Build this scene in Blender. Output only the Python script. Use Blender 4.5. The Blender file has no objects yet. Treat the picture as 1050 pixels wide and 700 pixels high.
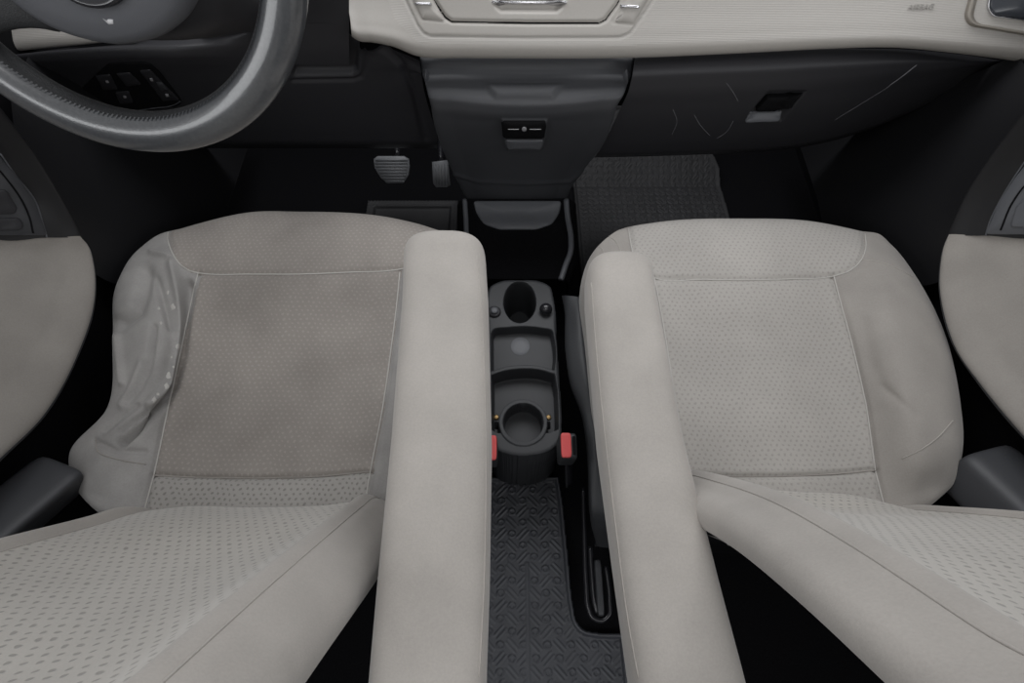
import bpy, math, random
import numpy as np
from mathutils import Vector, Matrix
from mathutils.bvhtree import BVHTree

# ------------------------------------------------------------------ camera, world, light, exposure
C = bpy.context.scene.collection
SC = bpy.context.scene
F, TH, CH = 560.0, math.radians(62), 1.10
ct, st = math.cos(TH), math.sin(TH)
cam = bpy.data.cameras.new('camera'); cam.sensor_width = 36; cam.lens = 36*F/1050; cam.clip_start = .02
camo = bpy.data.objects.new('camera', cam); C.objects.link(camo)
camo.location = (0, 0, CH); camo.rotation_euler = (math.pi/2-TH, 0, 0)
SC.camera = camo
SC.view_settings.view_transform = 'Standard'; SC.view_settings.look = 'None'
SC.view_settings.gamma = 1; SC.view_settings.use_curve_mapping = False
SC.view_settings.exposure = -0.47

W = bpy.data.worlds.new('world'); SC.world = W; W.use_nodes = True
wn = W.node_tree.nodes; wl = W.node_tree.links
bg = wn['Background']; bg.inputs[1].default_value = 0.42
wtc = wn.new('ShaderNodeTexCoord'); wsp = wn.new('ShaderNodeSeparateXYZ'); wrp = wn.new('ShaderNodeValToRGB')
wl.new(wtc.outputs['Generated'], wsp.inputs[0]); wl.new(wsp.outputs['Z'], wrp.inputs[0])
we = wrp.color_ramp.elements
we[0].position = 0.0; we[0].color = (.14, .14, .145, 1)
we[1].position = 1.0; we[1].color = (1.5, 1.5, 1.52, 1)
for p, c in ((.2, (.20, .205, .215, 1)), (.5, (.75, .76, .78, 1)), (.8, (1.3, 1.3, 1.32, 1))):
    e = we.new(p); e.color = c
wl.new(wrp.outputs[0], bg.inputs[0])

def area(name, loc, target, sx, sy, power, col=(1, 1, 1)):
    l = bpy.data.lights.new(name, 'AREA'); l.shape = 'RECTANGLE'; l.size = sx; l.size_y = sy; l.energy = power; l.color = col
    o = bpy.data.objects.new(name, l); C.objects.link(o); o.location = loc
    o.rotation_euler = (Vector(target)-Vector(loc)).to_track_quat('-Z', 'Y').to_euler()
    return o
area('windscreen_daylight', (0, 1.15, 1.45), (0, .15, .45), 1.3, .6, 13.0, (.97, .98, 1))
area('rear_daylight', (0, -.85, 1.65), (0, .4, .5), 1.2, .35, 3.5, (1, .99, .98))
area('overhead_fill', (0, .02, 1.62), (0, .12, .5), .75, .34, 2.2, (1, 1, 1))  # unseen fill lamp added above the camera to brighten upward faces
area('left_window_daylight', (-1.30, -.40, 1.36), (-.25, .35, .65), 1.5, .34, 8.0, (.97, .985, 1))
area('right_window_daylight', (1.33, -.40, 1.36), (.28, .35, .65), 1.5, .34, 8.0, (.97, .985, 1))

# ------------------------------------------------------------------ helpers
def unp(u, v, x=None, y=None, z=None):
    q = (v-350)/F; d = np.array([(u-525)/F, ct-q*st, -(st+q*ct)])
    if z is not None: t = (z-CH)/d[2]
    elif y is not None: t = y/d[1]
    else: t = x/d[0]
    return np.array([0, 0, CH])+t*d
def Z(u, v, z): return unp(u, v, z=z)
def Yp(u, v, y): return unp(u, v, y=y)
def Xp(u, v, x): return unp(u, v, x=x)
def PL(u, v, p, n):
    q = (v-350)/F; d = np.array([(u-525)/F, ct-q*st, -(st+q*ct)]); o = np.array([0, 0, CH])
    return o+d*(((np.array(p)-o)@np.array(n))/(d@np.array(n)))
def proj(P):
    P = np.asarray(P, float); h = CH-P[..., 2]; t = P[..., 1]*ct+h*st; t = np.where(abs(t) < 1e-3, 1e-3, t)
    return np.stack([525+F*P[..., 0]/t, 350-F*(P[..., 1]*st-h*ct)/t], -1)

def hermite_axis(Pc, n_per, knots=None):
    """interpolate along axis 0 with non-uniform cubic hermite; returns dense array"""
    N = Pc.shape[0]
    if knots is None:
        d = np.sqrt(((Pc[1:]-Pc[:-1])**2).sum(-1)); d = d.reshape(N-1, -1).mean(1)
    else: d = np.asarray(knots)
    d = np.maximum(d, 1e-5)
    k = np.concatenate([[0], np.cumsum(d)])
    sl = (Pc[1:]-Pc[:-1])/d.reshape((-1,)+(1,)*(Pc.ndim-1))
    m = np.zeros_like(Pc)
    for i in range(N):
        if i == 0: m[i] = sl[0]
        elif i == N-1: m[i] = sl[-1]
        else: m[i] = (sl[i-1]*d[i]+sl[i]*d[i-1])/(d[i]+d[i-1])
    tt = []
    if isinstance(n_per, (int,)): cnt = [n_per]*(N-1)
    else: cnt = [max(2, int(math.ceil(x/n_per))) for x in d]
    out = []
    for i in range(N-1):
        for j in range(cnt[i]+(1 if i == N-2 else 0)):
            s = j/cnt[i]; h = d[i]
            out.append((2*s**3-3*s*s+1)*Pc[i]+(s**3-2*s*s+s)*h*m[i]+(-2*s**3+3*s*s)*Pc[i+1]+(s**3-s*s)*h*m[i+1])
    return np.array(out)
def patch(ctrl, res=.003):
    A = np.array(ctrl, float)
    if A.ndim != 3: raise ValueError('patch')
    B = hermite_axis(A, res)
    Ct = hermite_axis(B.transpose(1, 0, 2), res)
    return Ct.transpose(1, 0, 2)
def spline(pts, n=12): return hermite_axis(np.array(pts, float), n)
def gnormals(G):
    du = np.gradient(G, axis=0); dv = np.gradient(G, axis=1)
    n = np.cross(du, dv); n /= np.maximum(np.linalg.norm(n, axis=-1, keepdims=True), 1e-12)
    return n
def face_cam(G):
    n = gnormals(G); s = ((np.array([0, 0, CH])-G)*n).sum(-1)
    return -n if np.median(s) < 0 else n
def poly_dist(UV, poly, closed=False):
    poly = np.array(poly, float); P = UV.reshape(-1, UV.shape[-1]); best = np.full(len(P), 1e9)
    k = len(poly) if closed else len(poly)-1
    for i in range(k):
        a = poly[i]; b = poly[(i+1) % len(poly)]; ab = b-a; L = max((ab*ab).sum(), 1e-12)
        t = np.clip(((P-a)@ab)/L, 0, 1); d = ((P-a-t[:, None]*ab)**2).sum(1); best = np.minimum(best, d)
    return np.sqrt(best).reshape(UV.shape[:-1])
def inside(UV, poly):
    poly = np.array(poly, float); x = UV[..., 0]; y = UV[..., 1]; r = np.zeros(x.shape, bool); j = len(poly)-1
    for i in range(len(poly)):
        xi, yi = poly[i]; xj, yj = poly[j]
        cnd = ((yi > y) != (yj > y)) & (x < (xj-xi)*(y-yi)/((yj-yi) if yj != yi else 1e-9)+xi)
        r ^= cnd; j = i
    return r
def crease(G, N, line, depth, width, mask=None, uv=None):
    """groove (depth>0) or ridge (depth<0) along a line given in photo coordinates; width in px"""
    UV = proj(G) if uv is None else uv
    d = poly_dist(UV, line); w = np.exp(-(d/width)**2)*depth
    if mask is not None: w = w*mask
    return G-N*w[..., None]
def dent(G, N, poly, depth, width, uv=None):
    UV = proj(G) if uv is None else uv
    d = poly_dist(UV, poly, True); ins = inside(UV, poly)
    s = np.clip(d/width, 0, 1); s = s*s*(3-2*s)*ins
    return G-N*(s*depth)[..., None]
def ss(a, b, x):
    t = np.clip((x-a)/(b-a), 0, 1); return t*t*(3-2*t)

def link(name, me, m, parent=None, smooth=True):
    o = bpy.data.objects.new(name, me); C.objects.link(o)
    if m: me.materials.append(m)
    if smooth:
        for p in me.polygons: p.use_smooth = True
    if parent:
        o.parent = parent
        if parent.type == 'EMPTY' or True:
            o.matrix_parent_inverse = PM.get(parent.name, Matrix()).inverted()
        PM[o.name] = Matrix()
    else: PM[o.name] = Matrix()
    return o
PM = {}
def mesh(name, V, Fs, m, parent=None, smooth=True, orient=False, uv=None):
    me = bpy.data.meshes.new(name); V = [tuple(map(float, v)) for v in V]
    me.from_pydata(V, [], [tuple(int(i) for i in f) for f in Fs]); me.update()
    if uv is not None:
        l = me.uv_layers.new(name='UVMap')
        idx = np.zeros(len(me.loops), int); me.loops.foreach_get('vertex_index', idx)
        l.data.foreach_set('uv', np.asarray(uv, float)[idx].ravel())
    return link(name, me, m, parent, smooth)
def gfaces(r, c, cu=False, cv=False):
    f = []
    for i in range(r if cu else r-1):
        for j in range(c if cv else c-1):
            i2 = (i+1) % r; j2 = (j+1) % c
            f.append((i*c+j, i2*c+j, i2*c+j2, i*c+j2))
    return f
def orient_faces(V, Fs, ref=None):
    """flip quads so the majority faces the reference point"""
    V = np.asarray(V); ref = np.array([0, 0, CH]) if ref is None else np.array(ref)
    q = np.array([f[:4] if len(f) > 3 else (f[0], f[1], f[2], f[2]) for f in Fs]); n = np.cross(V[q[:, 1]]-V[q[:, 0]], V[q[:, 2]]-V[q[:, 0]])
    s = (n*(ref-V[q].mean(1))).sum(1)
    return [tuple(reversed(f)) for f in Fs] if s.sum() < 0 else Fs
def sheet(name, G, m, parent=None, uv=None, faces=None):
    r, c = G.shape[:2]; V = G.reshape(-1, 3); Fs = faces if faces is not None else gfaces(r, c)
    Fs = orient_faces(V, Fs)
    if faces is not None:
        used = sorted({i for f in Fs for i in f}); mp = {k: i for i, k in enumerate(used)}
        V = V[used]; Fs = [tuple(mp[i] for i in f) for f in Fs]
        if uv is not None: uv = uv.reshape(-1, 2)[used]
    elif uv is not None: uv = uv.reshape(-1, 2)
    return mesh(name, V, Fs, m, parent, uv=uv)
def tube(name, pts, r, m, parent=None, seg=8, closed=False, flat=1.0):
    pts = np.array(pts, float); n = len(pts)
    T = np.gradient(pts, axis=0)
    if closed: T = np.roll(pts, -1, 0)-np.roll(pts, 1, 0)
    T /= np.maximum(np.linalg.norm(T, axis=1, keepdims=True), 1e-9)
    V = []; up = np.array([0.013, .02, 1.0]); rr = np.full(n, r) if np.isscalar(r) else np.array(r)
    for i in range(n):
        a = np.cross(T[i], up)
        if np.linalg.norm(a) < 1e-3: a = np.cross(T[i], [0, 1, 0.])
        a /= np.linalg.norm(a); b = np.cross(a, T[i])
        for k in range(seg):
            g = 2*math.pi*k/seg; V.append(pts[i]+rr[i]*(math.cos(g)*a+math.sin(g)*b*flat))
    Fs = gfaces(n, seg, closed, True)
    if not closed:
        Fs += [tuple(range(seg)), tuple(reversed(range((n-1)*seg, n*seg)))]
    return mesh(name, V, Fs, m, parent)
def loft(name, rings, m, parent=None, caps=True):
    R = np.array(rings); n, s = R.shape[:2]; V = R.reshape(-1, 3); Fs = [tuple(reversed(f)) for f in gfaces(n, s, False, True)]
    if caps: Fs += [tuple(range(s)), tuple(reversed(range((n-1)*s, n*s)))]
    o = mesh(name, V, Fs, m, parent)
    import bmesh
    bm = bmesh.new(); bm.from_mesh(o.data); bmesh.ops.recalc_face_normals(bm, faces=bm.faces); bm.to_mesh(o.data); bm.free()
    return o
def sq(n, a, b, e=2.6):
    t = np.linspace(0, 2*math.pi, n, endpoint=False); cs, sn = np.cos(t), np.sin(t)
    return np.stack([a*np.sign(cs)*abs(cs)**(2/e), b*np.sign(sn)*abs(sn)**(2/e)], -1)
def lin(pts, step=1.5):
    o = []
    for a, b in zip(pts[:-1], pts[1:]):
        n = max(1, int(math.hypot(b[0]-a[0], b[1]-a[1])/step))
        o += [(a[0]+(b[0]-a[0])*i/n, a[1]+(b[1]-a[1])*i/n) for i in range(n)]
    return o+[pts[-1]]
def bvh_of(*objs):
    V = []; Fs = []
    for o in objs:
        k = len(V); V += [v.co.copy() for v in o.data.vertices]; Fs += [tuple(i+k for i in p.vertices) for p in o.data.polygons]
    return BVHTree.FromPolygons(V, Fs)
def hit(b, u, v, off=0.0):
    q = (v-350)/F; d = Vector(((u-525)/F, ct-q*st, -(st+q*ct))).normalized()
    p, n, i, t = b.ray_cast(Vector((0, 0, CH)), d)
    if p is None: return None
    if n.dot(d) > 0: n = -n
    return np.array(p+n*off)
def cord(name, b, line, r, m, parent, off=.0005, n=14, seg=6):
    pts = [hit(b, u, v, off) for u, v in spline(line, n)]
    pts = [p for p in pts if p is not None]
    if len(pts) < 3: return None
    return tube(name, pts, r, m, parent, seg)
def inlay(name, b, poly, prof, m, parent=None, sub=4, round_=0):
    """raised plate lying on a surface: outline in photo coordinates, profile = [(scale, offset)...] from rim to centre"""
    poly = np.array(poly, float)
    if round_ > 0:
        q = []
        for i in range(len(poly)):
            a, p, c = poly[i-1], poly[i], poly[(i+1) % len(poly)]
            ra = min(round_, np.linalg.norm(a-p)*.45); rc = min(round_, np.linalg.norm(c-p)*.45)
            A = p+(a-p)/np.linalg.norm(a-p)*ra; B = p+(c-p)/np.linalg.norm(c-p)*rc
            for s in np.linspace(0, 1, 6): q.append((1-s)**2*A+2*s*(1-s)*p+s*s*B)
        poly = np.array(q)
    P2 = []
    for i in range(len(poly)):
        a, c = poly[i], poly[(i+1) % len(poly)]
        for s in range(sub): P2.append(a+(c-a)*s/sub)
    P2 = np.array(P2); cen = P2.mean(0); V = []; n = len(P2)
    for sc, off in prof:
        for p in P2:
            h = hit(b, *(cen+(p-cen)*sc), off)
            if h is None: h = V[-1] if V else np.zeros(3)
            V.append(h)
    Fs = gfaces(len(prof), n, False, True)
    h = hit(b, cen[0], cen[1], prof[-1][1]); V.append(h if h is not None else V[-1])
    k = (len(prof)-1)*n
    Fs += [(k+i, len(V)-1, k+(i+1) % n) for i in range(n)]
    Fs = orient_faces(V, Fs)
    return mesh(name, V, Fs, m, parent)
def rbox(name, cx, hx, m, parent=None, R=None, bev=.15, e=5):
    """rounded box: superquadric with exponent e, half sizes hx, centre cx, rotation R (3x3)"""
    n1, n2 = 28, 40; V = []
    for i in range(n1+1):
        a = -math.pi/2+math.pi*i/n1
        for j in range(n2):
            bb = 2*math.pi*j/n2
            f = lambda w: math.copysign(abs(w)**(2/e), w)
            p = np.array([f(math.cos(a))*f(math.cos(bb)), f(math.cos(a))*f(math.sin(bb)), f(math.sin(a))])*np.array(hx)
            if R is not None: p = np.array(R)@p
            V.append(np.array(cx)+p)
    Fs = [tuple(reversed(q)) for q in gfaces(n1+1, n2, False, True)]
    Fs = [tuple(reversed(f)) for f in Fs]
    o = mesh(name, V, Fs, m, parent)
    import bmesh
    bm = bmesh.new(); bm.from_mesh(o.data); bmesh.ops.remove_doubles(bm, verts=bm.verts, dist=1e-6); bmesh.ops.recalc_face_normals(bm, faces=bm.faces); bm.to_mesh(o.data); bm.free()
    return o
def thing(name, label, cat, loc, group=None):
    o = bpy.data.objects.new(name, None); C.objects.link(o); o.location = loc; o.empty_display_size = .05
    o['label'] = label; o['category'] = cat; o['kind'] = 'thing'
    if group: o['group'] = group
    PM[o.name] = Matrix.Translation(loc)
    return o
def tag(o, label, cat, group=None, kind='thing'):
    o['label'] = label; o['category'] = cat; o['kind'] = kind
    if group: o['group'] = group
    return o
def struct(o, label=None, cat=None):
    o['kind'] = 'structure'
    if label: o['label'] = label; o['category'] = cat
    return o

# ------------------------------------------------------------------ materials
def mat(name, col, rough=.6, spec=.5, metal=0, sheen=0, noise=0, nscale=200, bump=0, bscale=400, coat=0, var=0, vscale=12):
    m = bpy.data.materials.new(name); m.use_nodes = True; nt = m.node_tree; b = nt.nodes['Principled BSDF']
    b.inputs['Base Color'].default_value = (*col, 1); b.inputs['Roughness'].default_value = rough
    b.inputs['Specular IOR Level'].default_value = spec; b.inputs['Metallic'].default_value = metal
    if sheen: b.inputs['Sheen Weight'].default_value = sheen; b.inputs['Sheen Roughness'].default_value = .45
    if coat: b.inputs['Coat Weight'].default_value = coat
    tc = nt.nodes.new('ShaderNodeTexCoord'); cur = None
    def mixmul(src, fac_lo, fac_hi, scale, detail=3):
        nz = nt.nodes.new('ShaderNodeTexNoise'); nz.inputs['Scale'].default_value = scale; nz.inputs['Detail'].default_value = detail
        nt.links.new(tc.outputs['Object'], nz.inputs['Vector'])
        mr = nt.nodes.new('ShaderNodeMapRange'); mr.inputs[1].default_value = .3; mr.inputs[2].default_value = .7
        mr.inputs[3].default_value = fac_lo; mr.inputs[4].default_value = fac_hi
        nt.links.new(nz.outputs[0], mr.inputs[0])
        mx = nt.nodes.new('ShaderNodeMix'); mx.data_type = 'RGBA'; mx.blend_type = 'MULTIPLY'; mx.inputs[0].default_value = 1
        if src is None: mx.inputs[6].default_value = (*col, 1)
        else: nt.links.new(src, mx.inputs[6])
        nt.links.new(mr.outputs[0], mx.inputs[7]); return mx.outputs[2]
    if noise: cur = mixmul(cur, 1-noise, 1+noise, nscale)
    if var: cur = mixmul(cur, 1-var, 1+var, vscale)
    if cur is not None: nt.links.new(cur, b.inputs['Base Color'])
    if bump:
        nz = nt.nodes.new('ShaderNodeTexNoise'); nz.inputs['Scale'].default_value = bscale; nz.inputs['Detail'].default_value = 2
        nt.links.new(tc.outputs['Object'], nz.inputs['Vector'])
        bp = nt.nodes.new('ShaderNodeBump'); bp.inputs['Strength'].default_value = bump; bp.inputs['Distance'].default_value = .001
        nt.links.new(nz.outputs[0], bp.inputs['Height']); nt.links.new(bp.outputs[0], b.inputs['Normal'])
    return m
def dotted(name, col, dotfac, px=.0095, py=.0085, r=.0022, ex=1.0, sheen=.25, var=.07, strength=.35):
    m = mat(name, col, .95, .1, sheen=sheen, noise=.04, nscale=700, var=var, vscale=9)
    nt = m.node_tree; b = nt.nodes['Principled BSDF']; L = nt.links
    uv = nt.nodes.new('ShaderNodeUVMap'); sp = nt.nodes.new('ShaderNodeSeparateXYZ'); L.new(uv.outputs[0], sp.inputs[0])
    def M(op, a, bb=None, cc=None):
        n = nt.nodes.new('ShaderNodeMath'); n.operation = op
        for i, w in enumerate((a, bb, cc)):
            if w is None: continue
            if isinstance(w, (int, float)): n.inputs[i].default_value = w
            else: L.new(w, n.inputs[i])
        return n.outputs[0]
    # slight wander of the knitted rows
    nz = nt.nodes.new('ShaderNodeTexNoise'); nz.inputs['Scale'].default_value = 45; L.new(uv.outputs[0], nz.inputs['Vector'])
    wob = M('MULTIPLY', M('SUBTRACT', nz.outputs[0], .5), .010)
    yy = M('DIVIDE', M('ADD', sp.outputs[1], wob), py); row = M('FLOOR', yy)
    xx = M('ADD', M('DIVIDE', M('ADD', sp.outputs[0], wob), px), M('MULTIPLY', M('MODULO', M('ABSOLUTE', row), 2), .5))
    fx = M('MULTIPLY', M('SUBTRACT', M('FRACT', xx), .5), px/ex); fy = M('MULTIPLY', M('SUBTRACT', M('FRACT', yy), .5), py)
    d = M('SQRT', M('ADD', M('MULTIPLY', fx, fx), M('MULTIPLY', fy, fy)))
    mr = nt.nodes.new('ShaderNodeMapRange'); mr.interpolation_type = 'SMOOTHSTEP'
    mr.inputs[1].default_value = r*1.25; mr.inputs[2].default_value = r*.55; mr.inputs[3].default_value = 0; mr.inputs[4].default_value = 1
    L.new(d, mr.inputs[0])
    mx = nt.nodes.new('ShaderNodeMix'); mx.data_type = 'RGBA'; mx.blend_type = 'MULTIPLY'
    L.new(mr.outputs[0], mx.inputs[0]); mx.inputs[7].default_value = (dotfac, dotfac, dotfac, 1)
    src = b.inputs['Base Color'].links[0].from_socket; L.new(src, mx.inputs[6]); L.new(mx.outputs[2], b.inputs['Base Color'])
    bp = nt.nodes.new('ShaderNodeBump'); bp.inputs['Strength'].default_value = strength; bp.inputs['Distance'].default_value = .0015; bp.invert = dotfac < 1
    L.new(mr.outputs[0], bp.inputs['Height']); L.new(bp.outputs[0], b.inputs['Normal'])
    return m
def ribbed(name, col):
    m = mat(name, col, .55, .35, noise=.02, nscale=500)
    nt = m.node_tree; b = nt.nodes['Principled BSDF']
    tc = nt.nodes.new('ShaderNodeTexCoord'); wv = nt.nodes.new('ShaderNodeTexWave'); wv.bands_direction = 'Z'; wv.inputs['Scale'].default_value = 140
    wv.inputs['Distortion'].default_value = .3; wv.inputs['Detail'].default_value = 0
    nt.links.new(tc.outputs['Object'], wv.inputs['Vector'])
    bp = nt.nodes.new('ShaderNodeBump'); bp.inputs['Strength'].default_value = .20; bp.inputs['Distance'].default_value = .0008
    nt.links.new(wv.outputs[0], bp.inputs['Height']); nt.links.new(bp.outputs[0], b.inputs['Normal'])
    return m
VEL = (.410, .385, .358); VELD = (.338, .317, .294)
M = dict(
    vel=mat('grey_beige_velour', VEL, .95, .1, sheen=.3, noise=.04, nscale=500, var=.08, vscale=14, bump=.15, bscale=900),
    veld=mat('grey_velour', VELD, .95, .1, sheen=.3, noise=.05, nscale=500, var=.09, vscale=12, bump=.15, bscale=900),
    worn=mat('worn_grey_velour', (.33, .32, .31), .9, .15, sheen=.2, noise=.05, nscale=400, var=.14, vscale=18, bump=.2, bscale=700),
    dotD=dotted('dotted_velour_driver', (.300, .276, .254), 1.17, px=.0088, py=.0069, r=.0019, strength=.2, var=.14),
    dotP=dotted('dotted_velour_passenger', (.43, .410, .385), .84, px=.0088, py=.0069, r=.0019, strength=.22),
    dotR=dotted('dotted_velour_lower', (.38, .365, .345), .70, px=.0088, py=.0069, r=.0019),
    dotB=dotted('dotted_velour_back', (.47, .447, .412), .62, px=.0106, py=.0098, r=.0023, ex=.95, sheen=.45),
    cord=mat('pale_stitching', (.52, .505, .48), .9, .1),
    beige=mat('beige_plastic', (.445, .424, .395), .5, .35, noise=.02, nscale=400),
    rib=ribbed('beige_ribbed_plastic', (.465, .445, .418)),
    vent=mat('taupe_metallic_plastic', (.30, .275, .24), .35, .5, metal=.4),
    chrome=mat('satin_chrome', (.62, .62, .64), .25, .5, metal=1),
    dark=mat('charcoal_plastic', (.054, .056, .062), .44, .45, bump=.25, bscale=1200),
    dark2=mat('soft_black_plastic', (.029, .029, .033), .5, .4, bump=.25, bscale=1200),
    black=mat('black_carpet', (.006, .006, .007), .95, .08, noise=.3, nscale=300),
    trim=mat('deep_black_plastic', (.011, .011, .0125), .5, .4, bump=.2, bscale=1200),
    void=mat('black_trim', (.005, .005, .006), .8, .15),
    grey=mat('slate_grey_plastic', (.115, .12, .132), .42, .45, bump=.2, bscale=1200),
    cons=mat('console_plastic', (.042, .044, .048), .47, .4, bump=.2, bscale=1200),
    gloss=mat('gloss_black_metal', (.02, .02, .024), .22, .6, coat=.3),
    rubber=mat('ribbed_rubber', (.052, .055, .064), .42, .5, bump=.2, bscale=900, var=.15, vscale=10),
    rubberd=mat('dark_rubber', (.022, .022, .024), .6, .4, bump=.2, bscale=900, var=.2, vscale=10),
    leather=mat('worn_leather', (.068, .072, .078), .30, 1.0, bump=.12, bscale=700, noise=.15, nscale=300, coat=.5),
    leatherd=mat('dark_leather', (.03, .031, .033), .5, .4, bump=.5, bscale=900),
    pad=mat('airbag_pad_plastic', (.11, .114, .126), .5, .4, bump=.2, bscale=1200),
    icon=mat('white_print', (.7, .7, .72), .6, .3),
    icong=mat('grey_print', (.35, .35, .37), .6, .3),
    red=mat('red_button_plastic', (.70, .10, .10), .45, .4),
    brass=mat('brass_screw', (.30, .20, .09), .4, .5, metal=.8),
    scratch=mat('pale_scratch', (.22, .22, .24), .7, .3),
    glass=mat('dark_vent_plastic', (.05, .055, .065), .2, .5),
    pedal=mat('pedal_rubber', (.15, .155, .165), .45, .5, bump=.1),
    emb=mat('embossed_print', (.36, .345, .325), .6, .3),
)

# ------------------------------------------------------------------ setting: floor, firewall, sides
def box_mesh(name, lo, hi, m, parent=None):
    V = [(x, y, z) for x in (lo[0], hi[0]) for y in (lo[1], hi[1]) for z in (lo[2], hi[2])]
    Fs = [(0, 1, 3, 2), (4, 6, 7, 5), (0, 4, 5, 1), (2, 3, 7, 6), (0, 2, 6, 4), (1, 5, 7, 3)]
    return mesh(name, V, Fs, m, parent, smooth=False)
struct(box_mesh('floor', (-.80, -.9, -.05), (.83, 1.45, 0), M['black']), 'black carpeted car floor', 'floor')
struct(box_mesh('wall_front', (-.80, 1.28, 0), (.83, 1.33, .52), M['void']), 'black firewall at the front of the footwells', 'wall')
struct(box_mesh('wall_left', (-.80, -.9, 0), (-.765, 1.28, .72), M['void']), 'dark body side behind the left door trim', 'wall')
struct(box_mesh('wall_right', (.795, -.9, 0), (.83, 1.28, .72), M['void']), 'dark body side behind the right door trim', 'wall')
struct(box_mesh('wall_back', (-.755, -.72, 0), (.785, -.67, .40), M['void']), 'dark trim behind the front seats', 'wall')
def mir(p): return (1075-p[0], p[1], .03-p[2])
kr = [[(1045, 55, .775), (1000, 75, .765), (940, 100, .755), (880, 112, .74), (815, 135, .72)],
      [(1062, 95, .745), (1015, 120, .735), (950, 150, .725), (890, 170, .71), (832, 185, .69)],
      [(1062, 120, .715), (1012, 178, .71), (968, 210, .705), (905, 218, .69), (842, 222, .675)],
      [(1050, 200, .715), (1000, 260, .71), (960, 290, .705), (900, 290, .69), (846, 280, .675)]]
for nm, rows in (('trim_1', kr), ('trim_2', [[mir(p) for p in r] for r in kr])):
    G = patch([[Xp(*p[:2], p[2]) for p in r] for r in rows], .012)
    o = sheet(nm, G, M['trim']); struct(o, 'dark plastic kick panel beside the %s footwell' % ('right' if nm == 'trim_1' else 'left'), 'trim')

# ------------------------------------------------------------------ dashboard fascia (beige) with pocket, vents, lettering
dash = thing('dashboard', 'beige ribbed dashboard with a closed central pocket above the black console', 'dashboard', (.05, .85, .55))
du = [361, 366, 382, 402, 428, 480, 540, 600, 660, 720, 780, 850, 920, 980, 1050, 1130, 1200]
dv = [36, 39.5, 42, 46, 56, 58, 58.5, 58.5, 57.5, 55, 52, 48.5, 47.5, 53, 62, 72, 80]
def dash_rows(du, dv, uoff=None):
    rows = []
    for dvv, y in ((-16, .835), (1.2, .80), (-1.5, .793), (-7, .792), (-20, .803), (-40, .822), (-60, .84), (-90, .868), (-130, .90)):
        r = []
        for i, (u, v) in enumerate(zip(du, dv)):
            yb = y
            if u > 900: yb = y-.00035*(u-900)*.5
            vv = v+dvv
            if dvv < 0: # higher rows level out towards a common horizontal
                k = min(1, -dvv/60.); vv = (v*(1-k)+52*k)+dvv
            r.append(Yp(u+(0 if uoff is None else uoff(i, dvv)), vv, yb))
        rows.append(r)
    return rows
def lefttaper(i, d):
    return (-.10*max(0, -d-2) if i < 3 else (-.09*max(0, -d-2) if i < 4 else 0))
DG = patch(dash_rows(du, dv, lefttaper), .0021)
DN = face_cam(DG); UV = proj(DG)
# trim panel outline, pocket gap, vent slider panels
DG = crease(DG, DN, [(409, -15), (418, 5), (428, 26), (434, 34), (442, 37), (540, 38.5), (636, 38), (646, 34), (655, 22), (668, 2), (676, -15)], .0022, 1.3, uv=UV)
pocket = [(440, -10), (447, 4), (457, 18), (463, 22), (540, 23.5), (614, 23.5), (621, 20), (633, 4), (640, -10)]
DG = crease(DG, DN, pocket, .006, 1.6, uv=UV)
DG = dent(DG, DN, [(498, -8), (506, 8), (512, 14), (572, 14.5), (578, 9), (588, -8)], .012, 7, uv=UV)
for q in ([(419, -8), (432, 20), (457, 22), (443, -8)], [(645, -8), (628, 23), (650, 25), (668, -6)]):
    DG = crease(DG, DN, q, .0015, 1.0, uv=UV)
fac = sheet('fascia', DG, M['rib'], dash)
bd = bvh_of(fac)
# smooth plastic centre panel (sits over the ribbed skin)
cpoly = [(412, -12), (420, 5), (429.5, 25.5), (436, 33.5), (443, 35.8), (540, 37.2), (635, 36.6), (644.5, 32.8), (653.5, 21), (666, 2), (673, -12)]
UVg = proj(DG); ctr = (UVg[:-1, :-1]+UVg[1:, 1:])/2
msk = inside(ctr, cpoly)
r_, c_ = DG.shape[:2]
allf = gfaces(r_, c_)
sel = [f for f, k in zip(allf, msk.ravel()) if k]
cen = sheet('centre_panel', DG+DN*.0006, M['beige'], dash, faces=sel)
# smooth lower border
lowm = inside(ctr, [(428, 44), (480, 46.5), (640, 47), (780, 41), (920, 37), (1050, 50), (1200, 70), (1200, 95), (340, 95), (340, 0), (398, 0), (405, 20)]) & ~msk
sheet('lower_border', DG+DN*.0005, M['beige'], dash, faces=[f for f, k in zip(allf, lowm.ravel()) if k])
bc = bvh_of(cen)
cord('pocket_gap', bc, lin(pocket), .0016, M['void'], dash, -.0006, 1)
h = inlay('pocket_handle', bc, [(503, 1.5), (582, 1.5), (580, 4.5), (506, 4.5)], [(1, -.006), (1, .004), (.9, .006), (0.4, .006)], M['chrome'], dash, round_=2)
for pl in ([(425, 3), (442, 3), (443, 5.5), (427, 5.5)], [(636, 5), (656, 6), (655, 8.8), (636, 8)]):
    inlay('vent_slider', bc, pl, [(1, -.002), (1, .0025), (.85, .004), (.3, .004)], M['chrome'], dash, round_=1)
for pl in ([(421, -6), (433.5, 19), (455, 21), (442, -6)], [(646.5, -6), (630.5, 22), (649.5, 23.5), (666, -4)]):
    inlay('slider_plate', bc, pl, [(1, -.001), (.99, .0008), (.96, .0012), (.4, .0012)], M['beige'], dash, round_=2)
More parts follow.
